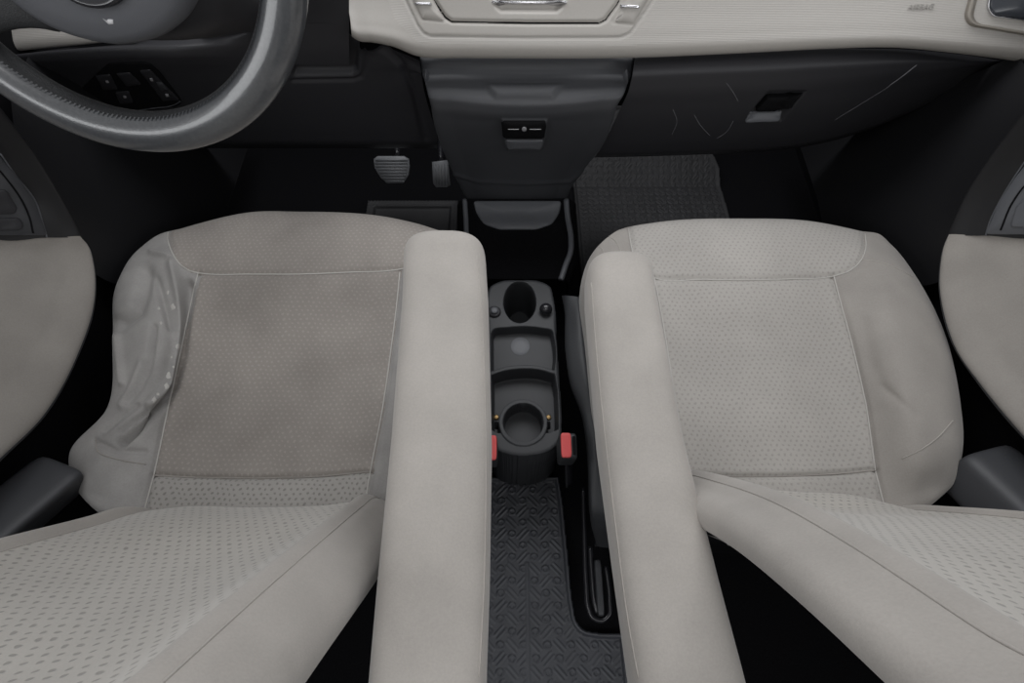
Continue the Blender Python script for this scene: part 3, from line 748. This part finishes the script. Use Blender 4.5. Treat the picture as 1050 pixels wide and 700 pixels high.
# ------------------------------------------------------------------ seats
def seat(side):
    drv = side == 'L'
    xc = -.347 if drv else .3775
    if drv: root = thing('front_seat', 'worn grey driver seat with wrinkled outer bolster behind the steering wheel', 'car seat', (xc, .4, 0), 'front seats')
    else: root = thing('front_seat', 'clean pale grey passenger seat facing the glove box', 'car seat', (xc, .4, 0), 'front seats')
    if not drv:
        R = [  # rows front -> rear ; columns inner skirt, inner edge, inner bolster, inner seam, mid, outer seam, outer bolster, outer edge, outer skirt  (u, v, z)
         [(632, 240, .330), (640, 234, .335), (680, 227, .345), (760, 224, .348), (840, 228, .345), (878, 236, .338), (898, 244, .33)],
         [(612, 254, .335), (624, 248, .348), (674, 243, .363), (762, 240, .368), (845, 243, .364), (890, 250, .36), (914, 254, .338)],
         [(599, 284, .335), (626, 284, .378), (672, 285, .364), (765, 287, .368), (855, 283, .364), (903, 275, .377), (940, 287, .345)],
         [(604, 350, .325), (632, 350, .385), (682, 350, .352), (778, 350, .350), (873, 350, .352), (920, 348, .385), (970, 346, .345)],
         [(613, 420, .318), (640, 420, .380), (694, 420, .345), (792, 420, .338), (889, 420, .345), (936, 420, .383), (985.5, 420, .345)],
         [(632, 486, .315), (660, 486, .375), (706, 487, .340), (803, 487, .331), (898, 483, .340), (944, 478, .37), (986, 468, .34)],
         [(646, 503, .31), (672, 503, .36), (712, 508, .338), (808, 522, .335), (907, 514, .338), (942, 502, .352), (981, 492, .33)],
         [(652, 512, .29), (680, 513, .33), (716, 520, .33), (812, 546, .333), (908, 540, .335), (938, 527, .340), (960, 512, .32)]]
    else:
        R = [
         [(465, 246, .33), (440, 233, .335), (400, 223, .345), (310, 217, .348), (232, 222, .345), (192, 233, .34), (166, 244, .33)],
         [(480, 258, .335), (450, 246, .35), (408, 238, .363), (308, 233, .366), (222, 238, .364), (172, 247, .36), (141, 259, .338)],
         [(492, 284, .335), (455, 284, .378), (411, 278, .364), (306, 281, .366), (203, 280, .362), (158, 277, .366), (120, 291, .345)],
         [(487, 350, .325), (447, 350, .385), (402, 350, .352), (294, 350, .345), (187, 350, .352), (160, 350, .374), (115.5, 345, .345)],
         [(480, 420, .318), (438, 420, .380), (391, 420, .345), (282, 420, .333), (172, 420, .345), (148, 424, .362), (110, 418, .340)],
         [(473, 486, .315), (426, 486, .375), (379, 484, .340), (268, 489, .330), (157, 487, .340), (112, 478, .358), (71, 466, .335)],
         [(468, 530, .31), (420, 530, .37), (374, 530, .338), (262, 530, .335), (147, 526, .338), (113, 510, .35), (77, 499, .325)],
         [(464, 575, .31), (416, 575, .36), (370, 575, .335), (258, 575, .335), (142, 560, .335), (120, 536, .338), (104, 527, .32)]]
    ctrl = []
    for r in R:
        row = [Z(*p) for p in r]
        sgn = 1 if row[-1][0] > row[0][0] else -1
        a = row[0].copy(); a[2] = .20; a[0] -= sgn*(-.004); b2 = row[-1].copy(); b2[2] = .19; b2[0] -= sgn*.012
        am = row[0].copy(); am[2] -= .05; am[0] += sgn*-.002; bm_ = row[-1].copy(); bm_[2] -= .045; bm_[0] += sgn*.004
        ctrl.append([a, am]+row+[bm_, b2])
    f0 = [p.copy() for p in ctrl[0]]; f1 = [p.copy() for p in ctrl[0]]
    for p in f0: p[2] = .19; p[1] -= .012
    for p in f1: p[2] = p[2]-.06 if p[2] > .26 else p[2]; p[1] += .006
    r9 = [p.copy() for p in ctrl[-1]]; r8 = [p.copy() for p in ctrl[-1]]
    for p in r9: p[2] = .19; p[1] -= .004
    for p in r8: p[2] = p[2]-.05 if p[2] > .25 else p[2]; p[1] -= .004
    ctrl = [f0, f1]+ctrl+[r8, r9]
    G = patch(ctrl, .0024); N = face_cam(G)
    N = np.where((N[..., 2:3] < -.3), -N, N) if False else N
    UV = proj(G); vis = ((np.array([0, 0, CH])-G)*N).sum(-1) > 0
    vis = vis & (G[..., 2] > .28)
    XY_ = G[..., :2].copy()
    if drv:
        seam_in = [(410, 279), (407, 310), (402, 350), (392, 420), (380, 482), (372, 530)]
        seam_out = [(203, 280), (196, 310), (187, 350), (172, 420), (157.5, 487), (147, 526)]
        thigh = [(173, 233), (172, 245), (176, 258), (186, 272), (196, 278), (206, 280), (260, 281), (310, 281), (360, 279), (410, 276), (425, 272), (440, 262), (452, 252)]
        low = [(157.5, 487), (200, 489), (265, 490), (330, 488), (380, 483)]
        extra = []
        ins_poly = [(206, 280), (260, 281), (310, 281), (360, 279), (411, 276)]+seam_in[1:5]+low[::-1]+seam_out[4:0:-1]
        th_poly = thigh[::-1]+[(165, 200), (460, 200)]
    else:
        seam_in = [(671, 285), (676, 310), (683, 350), (694, 420), (706, 487), (712, 530)]
        seam_out = [(855, 283), (862, 310), (873, 350), (889, 420), (898, 483), (907, 520)]
        thigh = [(644, 231), (646, 245), (650, 262), (662, 278), (672, 285), (720, 286.5), (765, 287), (810, 286), (855, 283), (872, 277), (884, 265), (888, 252), (887, 240)]
        low = [(706, 486), (750, 488), (803, 488), (850, 486), (898, 482)]
        ins_poly = [(672, 285), (720, 286.5), (765, 287), (810, 286), (855, 283)]+seam_out[1:5]+low[::-1]+seam_in[4:0:-1]
        th_poly = thigh+[(895, 200), (640, 200)]
    low_poly = low+([(372, 535), (368, 580), (140, 580), (147, 530)] if drv else [(907, 520), (912, 580), (714, 580), (711, 530)])
    for ln, dp, w in ((seam_in, .0045, 3.2), (seam_out, .0045, 3.2), (thigh, .004, 3.0), (low, .0055, 2.6)):
        G = crease(G, N, ln, dp, w, vis, UV)
    if drv:   # collapsed outer bolster: folds, dents and ridges in the worn cloth
        for ln, dp, w in (([(193, 290), (190, 330), (187, 362), (178, 395), (163, 418), (145, 437), (125, 452)], .012, 4.5),
                          ([(178, 272), (183, 300), (186, 330), (184, 362), (174, 392), (155, 415)], -.009, 5),
                          ([(150, 280), (146, 300), (140, 318), (124, 330)], .008, 7),
                          ([(158, 335), (154, 365), (150, 380), (138, 403), (130, 412)], .006, 3),
                          ([(160, 285), (168, 310), (176, 335)], .005, 4),
                          ([(146, 372), (136, 398), (126, 415)], -.004, 4),
                          ([(152, 420), (135, 432), (122, 441)], .005, 1.8),
                          ([(160, 424), (143, 440), (127, 455)], .004, 2.0),
                          ([(140, 415), (120, 430), (106, 442)], .004, 2.2),
                          ([(120, 345), (123, 370), (125, 392)], -.004, 3),
                          ([(156, 258), (176, 262), (188, 272)], -.004, 3.5),
                          ([(98, 452), (120, 462), (150, 463)], .003, 3)):
            G = crease(G, N, ln, dp*1.5, w, vis, UV)
    else:
        for ln, dp, w in (([(885, 330), (893, 370), (905, 398), (918, 410)], .0018, 7), ([(905, 396), (920, 408), (940, 426)], .0015, 3.5)):
            G = crease(G, N, ln, dp, w, vis, UV)
    # cushion softness
    c2 = (UV[:-1, :-1]+UV[1:, 1:])/2; nv = vis[:-1, :-1] & vis[1:, 1:]
    m_ins = inside(c2, ins_poly) & nv; m_th = inside(c2, th_poly) & ~m_ins & (G[:-1, :-1, 2] > .22); m_low = inside(c2, low_poly) & nv & ~m_ins
    # thigh cloth continues over the front lip
    cu = (th_poly[0][0]+th_poly[12][0])/2
    fr = (np.arange(G.shape[0]-1)[:, None] < np.argmax(vis.any(1))+2) & (c2[..., 0] > min(p[0] for p in thigh)+8) & (c2[..., 0] < max(p[0] for p in thigh)-8)
    m_th = (m_th & nv) | (fr & ~m_ins)
    m_rest = ~(m_ins | m_th | m_low); fc = gfaces(*G.shape[:2])
    def pick(mask): return [f for f, k in zip(fc, mask.ravel()) if k]
    bol = sheet('cushion_bolster', G, M['worn'] if drv else M['veld'], root, faces=pick(m_rest))
    ins_ = sheet('cushion_insert', G, M['dotD'] if drv else M['dotP'], root, uv=XY_, faces=pick(m_ins))
    thp = sheet('thigh_panel', G, M['dotD'] if drv else M['dotP'], root, uv=XY_, faces=pick(m_th))
    lw = sheet('lumbar_strip', G, M['dotR'] if drv else M['dotP'], root, uv=XY_, faces=pick(m_low))
    b = bvh_of(bol, ins_, thp, lw)
    for ln in (thigh, low, seam_in, seam_out):
        cord('seam_cord', b, ln, .0011, M['cord'] if ln is not low else M['veld'], bol, .0004, 10)
    for ln in ([(623, 241), (631, 247), (636, 256), (638, 268)], [(611, 251), (617, 255), (621, 264)], [(883, 266), (900, 268), (920, 275), (936, 284)], [(977, 431), (962, 448), (942, 462), (925, 470)]) if not drv else ([(98, 450), (100, 462), (118, 470), (150, 476)],):
        cord('seam_cord', b, ln, .0008, M['vel'] if not drv else M['veld'], bol, .0002, 10)
    if drv:  # rubbed pale patches on the broken bolster
        rnd = random.Random(4)
        for (u, v) in [(172, 300), (163, 316), (177, 315), (165, 331), (183, 355), (176, 366), (178, 376), (173, 385), (171, 396), (162, 404), (158, 410)]:
            rr_ = rnd.uniform(1.3, 3.2)
            inlay('worn_patch', b, [(u+rr_*rnd.uniform(.6, 1.2)*math.cos(a), v+rr_*1.3*rnd.uniform(.6, 1.2)*math.sin(a)) for a in np.linspace(0, 6.283, 9, endpoint=False)], [(1, -.0006), (.9, .0002), (.4, .0003)], M['cord'], bol, sub=1)
    # base pan
    ys_ = (.20, .60)
    lo_, hi_ = xc-.225, xc+.225
    rbox('seat_pan', (xc, .37, .14), (.225, .25, .085), M['void'], root, e=8)
    # ---------------- backrest
    if drv: zy = [(.33, .160), (.38, .152), (.432, .130), (.54, .082), (.654, .0275), (.757, -.0245), (.83, -.062), (.87, -.085)]
    else: zy = [(.33, .190), (.38, .183), (.437, .168), (.533, .136), (.66, .0855), (.74, .043), (.813, -.001), (.87, -.035)]
    hd_ = [(.190, -.068), (.206, -.055), (.2105, -.037), (.203, -.022), (.187, -.009)] if drv else [(.185, -.044), (.203, -.038), (.2065, -.023), (.201, -.013), (.185, -.006)]
    prof = hd_+[(.168, .003), (.153, .006), (.141, -.002), (.122, -.012), (.075, -.021), (0, -.024)]
    prof = prof+[(-s, d) for s, d in prof[-2::-1]]
    dish = {.33: .5, .38: .4, .432: .25, .437: 1.2, .533: 1.0}
    sg = 1 if drv else -1
    rows = []
    for zb, y in zy:
        kd = dish.get(zb, 1.0)
        row = []
        for s, d in prof:
            wsc = 1.0-(.05 if drv else .06)*max(0, (zb-.55)/.3)
            dd = d
            if abs(s) < .14: dd = -.002+(d+.002)*kd
            lowk = float(ss(.72, .38, zb))
            if s < -.09: dd -= (.016 if drv else .022)*lowk*float(ss(-.09, -.15, s))
            if not drv: dd -= .075*(.15-s)
            row.append(np.array([xc+sg*s*wsc, y+dd*.9, zb+dd*.45]))
        rows.append(row)
    # top: curl to the rear
    top = [p+np.array([0, -.05, .012]) for p in rows[-1]]; rows.append(top)
    if drv: rows = rows
    BG = patch(rows, .003); BN = face_cam(BG)
    # parametric coordinates for masks: s across, z up
    S_ = (BG[..., 0]-xc)*sg; 
    nrow, ncol = BG.shape[:2]
    # columns: use knot positions by s on the middle row
    mid = BG[nrow//2]; smid = (mid[:, 0]-xc)*sg
    front = np.zeros(ncol, bool); 
    imax = int(np.argmin(abs(smid-.2105))); 
    dcol = np.arange(ncol)
    iA = min((j for j in range(ncol) if smid[j] < .1405 and j > ncol*.05), default=0); iB = min((j for j in range(ncol) if smid[j] < .168 and j > ncol*.09), default=0)
    iA2 = ncol-1-iA; iB2 = ncol-1-iB
    col = np.arange(ncol)
    for i0, dp, w in ((iA, .0016, 2.2), (iA2, .0016, 2.2), (iB, .0014, 2.0), (iB2, .0014, 2.0)):
        BG = BG-BN*(dp*np.exp(-((col-i0)/w)**2))[None, :, None]
    arc = np.cumsum(np.concatenate([[0], np.linalg.norm(np.diff(BG[:, ncol//2], axis=0), axis=1)]))
    uvb = np.stack([S_, np.broadcast_to(arc[:, None], S_.shape)], -1)
    cm = (col[:-1] >= iA) & (col[:-1] < iA2)
    mB = np.broadcast_to(cm[None, :], (nrow-1, ncol-1)); fb = gfaces(nrow, ncol)
    bi = sheet('backrest_insert', BG, M['dotB'], root, uv=uvb, faces=[f for f, k in zip(fb, mB.ravel()) if k])
    bb = sheet('backrest_bolster', BG, M['vel'], root, faces=[f for f, k in zip(fb, (~mB).ravel()) if k])
    for i0 in (iB, iB2):
        tube('seam_cord', BG[3:-3:3, i0]+BN[3:-3:3, i0]*.0003, .0009, M['vel'], bb, 6)
    for i0 in (iA, iA2):
        tube('seam_cord', BG[3:-3:3, i0]+BN[3:-3:3, i0]*.0002, .0008, M['vel'], bb, 6)
    # dark rear shell closing the backrest
    r0 = [np.array(p) for p in BG[:, 0]]; r1 = [np.array(p) for p in BG[:, -1]]
    Vs = []; nb = len(r0)
    for a, b2 in zip(r0, r1):
        for k in np.linspace(0, 1, 7):
            p = a*(1-k)+b2*k; p = p+np.array([0, -.03, -.01])*math.sin(math.pi*k)**.5; Vs.append(p)
    mesh('backrest_shell', Vs, gfaces(nb, 7), M['void'], root)
    # recliner cover, outer side
    if drv: A, B = Z(33, 510, .355), Z(-62, 588, .40)
    else: A, B = Z(1026, 501, .355), Z(1120, 588, .40)
    dirv = B-A; L = np.linalg.norm(dirv); dirv /= L
    sidev = np.cross(dirv, [0, 0, 1.]); sidev /= np.linalg.norm(sidev); upv = np.cross(sidev, dirv)
    if upv[2] < 0: upv = -upv
    rings = []
    for s in (-.046, -.044, -.04, -.03, 0, .3*L, .7*L, L):
        k = 1.0 if s >= -.03 else {-.04: .96, -.044: .9, -.046: .8}[s]
        rings.append([A+dirv*s+sidev*(p[0]-(.012*(p[1]/.03)))*1.0+upv*p[1] for p in sq(32, .040*k, .030*k, 5.5)])
    loft('recliner_cover', rings, M['dark'], root)
    # ---------------- armrest
    if drv: secs = dict(zt=.58, px=[(237, 413, 496), (300, 411, 500), (450, 399, 503.5), (600, 384, 501), (700, 375, 497.5)])
    else: secs = dict(zt=.58, px=[(258, 603, 669), (300, 603, 675), (450, 616.5, 703), (600, 637, 741), (700, 651.5, 768)])
    zt = secs['zt']; cl = []
    for v, l, r in secs['px']:
        a, b2 = Z(l, v, zt-.014), Z(r, v, zt-.014); cl.append(((a+b2)/2, (b2[0]-a[0])/2))
    P0, P1 = cl[0][0], cl[-1][0]
    axis = (P1-P0); axis[2] = 0; Lx = np.linalg.norm(axis); axis /= Lx
    ext = .17
    rings = []; hw = lambda s: np.interp(s, [np.dot(c[0]-P0, axis) for c in cl], [c[1] for c in cl])
    cx_ = lambda s: np.array([np.interp(s, [np.dot(c[0]-P0, axis) for c in cl], [c[0][0] for c in cl]) if s < Lx else P1[0]+axis[0]*(s-Lx), P0[1]+(P1[1]-P0[1])*s/Lx, zt-.038])
    rc = .034
    for s in list(np.linspace(0.0008, rc, 14))+list(np.linspace(rc+.01, Lx+ext, 42)):
        k = (1-max(0, 1-s/rc)**2.6)**(1/2.6) if s < rc else 1
        w = (hw(s) if s > rc else hw(rc))*(.30+.70*k)if s < rc else hw(s)
        hh = .038*(k*.75+.25) if s < rc else .038
        if s < .0015: hh *= .55
        q = sq(56, w, hh, 3.6)
        rings.append([cx_(s)+np.array([p[0], 0, p[1]+(.0035*(1-(p[0]/w)**2) if p[1] > 0 else 0)]) for p in q])
    arm = loft('armrest', rings, M['vel'], root)
    ba_ = bvh_of(arm)
    if drv: lines = [[(489, 262), (492.5, 300), (497, 400), (498, 500), (496, 600), (491, 695)]]
    else: lines = [[(606.5, 290), (611, 350), (621, 450), (633, 550), (645, 640), (655, 695)]]
    for ln in lines: cord('seam_cord', ba_, ln, .0006, M['vel'], arm, .0003, 10)
    # pivot boss joining the armrest to the backrest
    # ---------------- buckle
    if drv: c0 = Z(500.5, 459, .305)
    else: c0 = Z(583, 456.5, .305)
    ax = np.array([.0, -.12, 1.]); ax /= np.linalg.norm(ax)
    R3 = np.array([[1, 0, 0], [0, ax[2], ax[1]], [0, -ax[1], ax[2]]]).T
    R3 = np.array([[1, 0, 0], [0, ax[2], ax[1]], [0, -ax[1]*1, ax[2]]])
    bk_ = rbox('seat_belt_buckle', c0-ax*.035, (.0135, .0205, .035), M['cons'], root, R3, e=7)
    rbox('release_button', c0+np.array([(-.0038 if not drv else .0052), 0, 0])+ax*.0005, (.0078, .0185, .004), M['red'], bk_, R3, e=6)
    rbox('buckle_slot', c0+np.array([(.0085 if not drv else -.008), 0, 0])+ax*.0003, (.0025, .014, .001), M['void'], bk_, R3, e=6)
    foot_ = c0-ax*.07
    tube('buckle_stalk', spline([foot_+ax*.01, foot_-ax*.03+np.array([.008*(-sg), .0, 0]), np.array([foot_[0]-sg*.02, foot_[1]-.02, .10])], 6), .008, M['gloss'], bk_, 8, flat=.5)
    # ---------------- inner side trim & rail
    if not drv:
        tr = [[(576, 303, .25), (583, 303, .285), (591, 304, .29), (597, 306, .285)],
              [(579, 320, .25), (583, 320, .285), (592, 320, .295), (600, 322, .29)],
              [(580, 360, .25), (584, 360, .285), (595, 360, .295), (604, 362, .29)],
              [(585, 395, .25), (590, 395, .28), (600, 396, .29), (609, 397, .285)],
              [(596, 425, .24), (600, 425, .27), (606, 426, .275), (615, 427, .27)],
              [(602, 470, .23), (605, 470, .26), (610, 471, .265), (622, 472, .26)],
              [(604, 520, .22), (607, 520, .25), (612, 521, .25), (628, 522, .25)],
              [(612, 560, .10), (614, 560, .12), (618, 561, .12), (640, 562, .12)]]
        sheet('side_trim', patch([[Z(*p) for p in r] for r in tr], .004), M['cons'], root)
        pts = []
        rl = spline([(598, 500), (599, 540), (601, 600), (603, 622), (608, 633), (617, 636), (624, 631), (625, 615), (621, 580)], 8)
        tube('seat_rail', [Z(u, v, .055) for u, v in rl], .0042, M['gloss'], root, 10)
        tube('rail_guide', [Z(u, v, .05) for u, v in spline([(605, 560), (607, 590), (610, 618), (613, 628)], 6)], .0055, M['gloss'], root, 8)
        rbox('rail_lock', Z(614, 602, .055), (.006, .045, .010), M['dark'], root, e=6)
        tube('rail_lever', [Z(u, v, .10) for u, v in spline([(609, 470), (613, 500), (615, 530), (612, 560)], 6)], .004, M['gloss'], root, 8)
    return root
seat('L'); seat('R')

# ------------------------------------------------------------------ doors
def door(side):
    Lf = side == 'L'
    xs = (-.636, -.655, -.672, -.692) if Lf else (.666, .685, .702, .722)
    o = -1 if Lf else 1
    root = thing('car_door', 'left door trim with pale velour panel beside the driver seat' if Lf else 'right door trim with pale velour panel beside the passenger seat', 'car door', (xs[0]+o*.08, .3, .4))
    if Lf:
        c1 = [(-90, 560), (-40, 510), (0, 470), (45, 425), (80, 362), (95, 318), (97.5, 295), (95.5, 270), (91, 254), (82, 243)]
        c2 = [(-90, 500), (-60, 465), (-20, 425), (15, 382), (48, 332), (60, 300), (66, 285), (66, 266), (64, 253), (60, 243)]
        c3 = [(-90, 450), (-75, 420), (-40, 380), (-8, 345), (20, 310), (30, 290), (36, 276), (37, 262), (36, 252), (34, 243)]
        c4 = [(-120, 390), (-110, 370), (-80, 340), (-55, 315), (-30, 290), (-20, 275), (-14, 266), (-8, 256), (-4, 250), (0, 243)]
    else:
        c1 = [(1150, 545), (1095, 490), (1050, 447), (1004, 392), (977, 350), (966, 312), (963.5, 290), (965, 268), (968, 253), (973, 241)]
        c2 = [(1160, 490), (1110, 450), (1072, 412), (1035, 370), (1010, 332), (1000, 303), (996, 285), (997, 266), (998, 252), (999, 241)]
        c3 = [(1170, 440), (1130, 410), (1092, 375), (1062, 345), (1040, 315), (1030, 292), (1027, 276), (1026, 262), (1026, 251), (1026, 241)]
        c4 = [(1190, 400), (1160, 370), (1132, 340), (1108, 315), (1085, 290), (1075, 275), (1068, 266), (1064, 256), (1062, 248), (1062, 241)]
    P1 = [Xp(*p, xs[0]) for p in c1]
    e0 = [p+np.array([o*.012, 0, -.006]) for p in P1]; e1 = [p+np.array([o*.06, 0.0, -.012]) for p in P1]
    def sill(row):   # carry the trim on up to the window sill
        up1 = [np.array([xs[3]+o*.016, p[1], p[2]*.45+.70*.55]) for p in row]; up2 = [np.array([xs[3]+o*.022, p[1], .725]) for p in row]
        return [up1, up2, [p+np.array([o*.05, 0, .006]) for p in up2]]
    R4 = [Xp(*p, xs[3]) for p in c4]
    G = patch([e1, e0, P1]+[[Xp(*p, x) for p in c] for c, x in ((c2, xs[1]), (c3, xs[2]))]+[R4]+sill(R4), .004)
    ins_ = sheet('velour_panel', G, M['veld'], root)
    tube('panel_edging', [p+np.array([o*.004, 0, -.003]) for p in spline(P1, 5)], .003, M['dark'], root, 8)
    # dark front panel of the door up to its leading edge
    if Lf:
        d0 = [(84, 243.5), (80, 233), (60, 197), (33, 153), (0, 110), (-50, 55), (-90, 20)]
        d1 = [(66, 243.5), (62, 233), (46, 200), (24, 168), (-8, 132), (-60, 80), (-100, 45)]
        d2 = [(48, 243.5), (44, 230), (36, 206), (16, 180), (0, 157), (-70, 100), (-115, 70)]
        d3 = [(-10, 243.5), (-16, 230), (-25, 215), (-40, 195), (-60, 175), (-100, 135), (-130, 105)]
        q2 = [(47, 241), (36, 207), (17, 180), (-2, 158), (-60, 158), (-60, 241)]
        btn = [[(-14, 195), (6, 194), (17, 214), (14, 219), (-14, 220)], [(-14, 224), (20, 223), (24, 232), (20, 236), (-14, 237)]]
        q3 = [(34, 239), (30, 222), (8, 185), (-6, 170), (-55, 168), (-55, 239)]
    else:
        d0 = [(971, 241.5), (975, 232), (988, 203), (1010, 167), (1050, 113), (1110, 50), (1150, 15)]
        d1 = [(992, 241.5), (996, 230), (1008, 204), (1030, 170), (1060, 135), (1120, 80), (1160, 45)]
        d2 = [(1011, 241.5), (1015, 228), (1025, 207), (1040, 182), (1055, 160), (1130, 100), (1170, 70)]
        d3 = [(1072, 241.5), (1078, 230), (1086, 215), (1098, 196), (1115, 176), (1155, 135), (1190, 105)]
        q2 = [(1012, 240), (1025, 208), (1041, 183), (1058, 160), (1110, 160), (1110, 240)]
        btn = [[(1036, 233), (1042, 212), (1060, 195), (1100, 195), (1100, 234)]]
        q3 = [(1026, 236), (1038, 208), (1056, 186), (1105, 184), (1105, 236)]
    D0 = [Xp(*p, xs[0]) for p in d0]
    G = patch([[p+np.array([o*.06, .004, 0]) for p in D0], [p+np.array([o*.010, .003, 0]) for p in D0], D0, [Xp(*p, xs[1]-o*.006) for p in d1], [Xp(*p, xs[2]-o*.012) for p in d2], [Xp(*p, xs[3]) for p in d3]]+sill([Xp(*p, xs[3]) for p in d3]), .005)
    fp = sheet('front_panel', G, M['trim'], root); b = bvh_of(fp)
    sw = inlay('switch_panel', b, q2, [(1, -.003), (1, .004), (.975, .006), (.5, .006)], M['grey'] if not Lf else M['dark'], root, round_=4)
    b2 = bvh_of(sw)
    for q in btn:
        inlay('window_switch', b2, q, [(1, -.002), (1, .001), (.96, .003), (.9, .0035), (.4, .0025)], M['dark2'] if Lf else M['grey'], sw, round_=4)
    cord('switch_bezel', b2, q3[:5] if not Lf else q3[:5], .0012, M['void'], sw, .0002, 8)
    cord('panel_seam', b, d2[:5], .0012, M['grey'], root, .0006, 8)
    # lower door pocket
    xo = xs[3]+o*.02
    V = []
    prof = [(.03, .0), (.12, -.012), (.22, -.02), (.32, -.012), (.40, .0), (.44, .005)]
    ysl = np.linspace(-.5, .62, 12)
    Gp = patch([[np.array([xo+o*-d*0+(o*d), y, z]) for y in ysl] for z, d in prof], .03)
    sheet('lower_panel', Gp, M['void'], root)
    return root
door('L'); door('R')
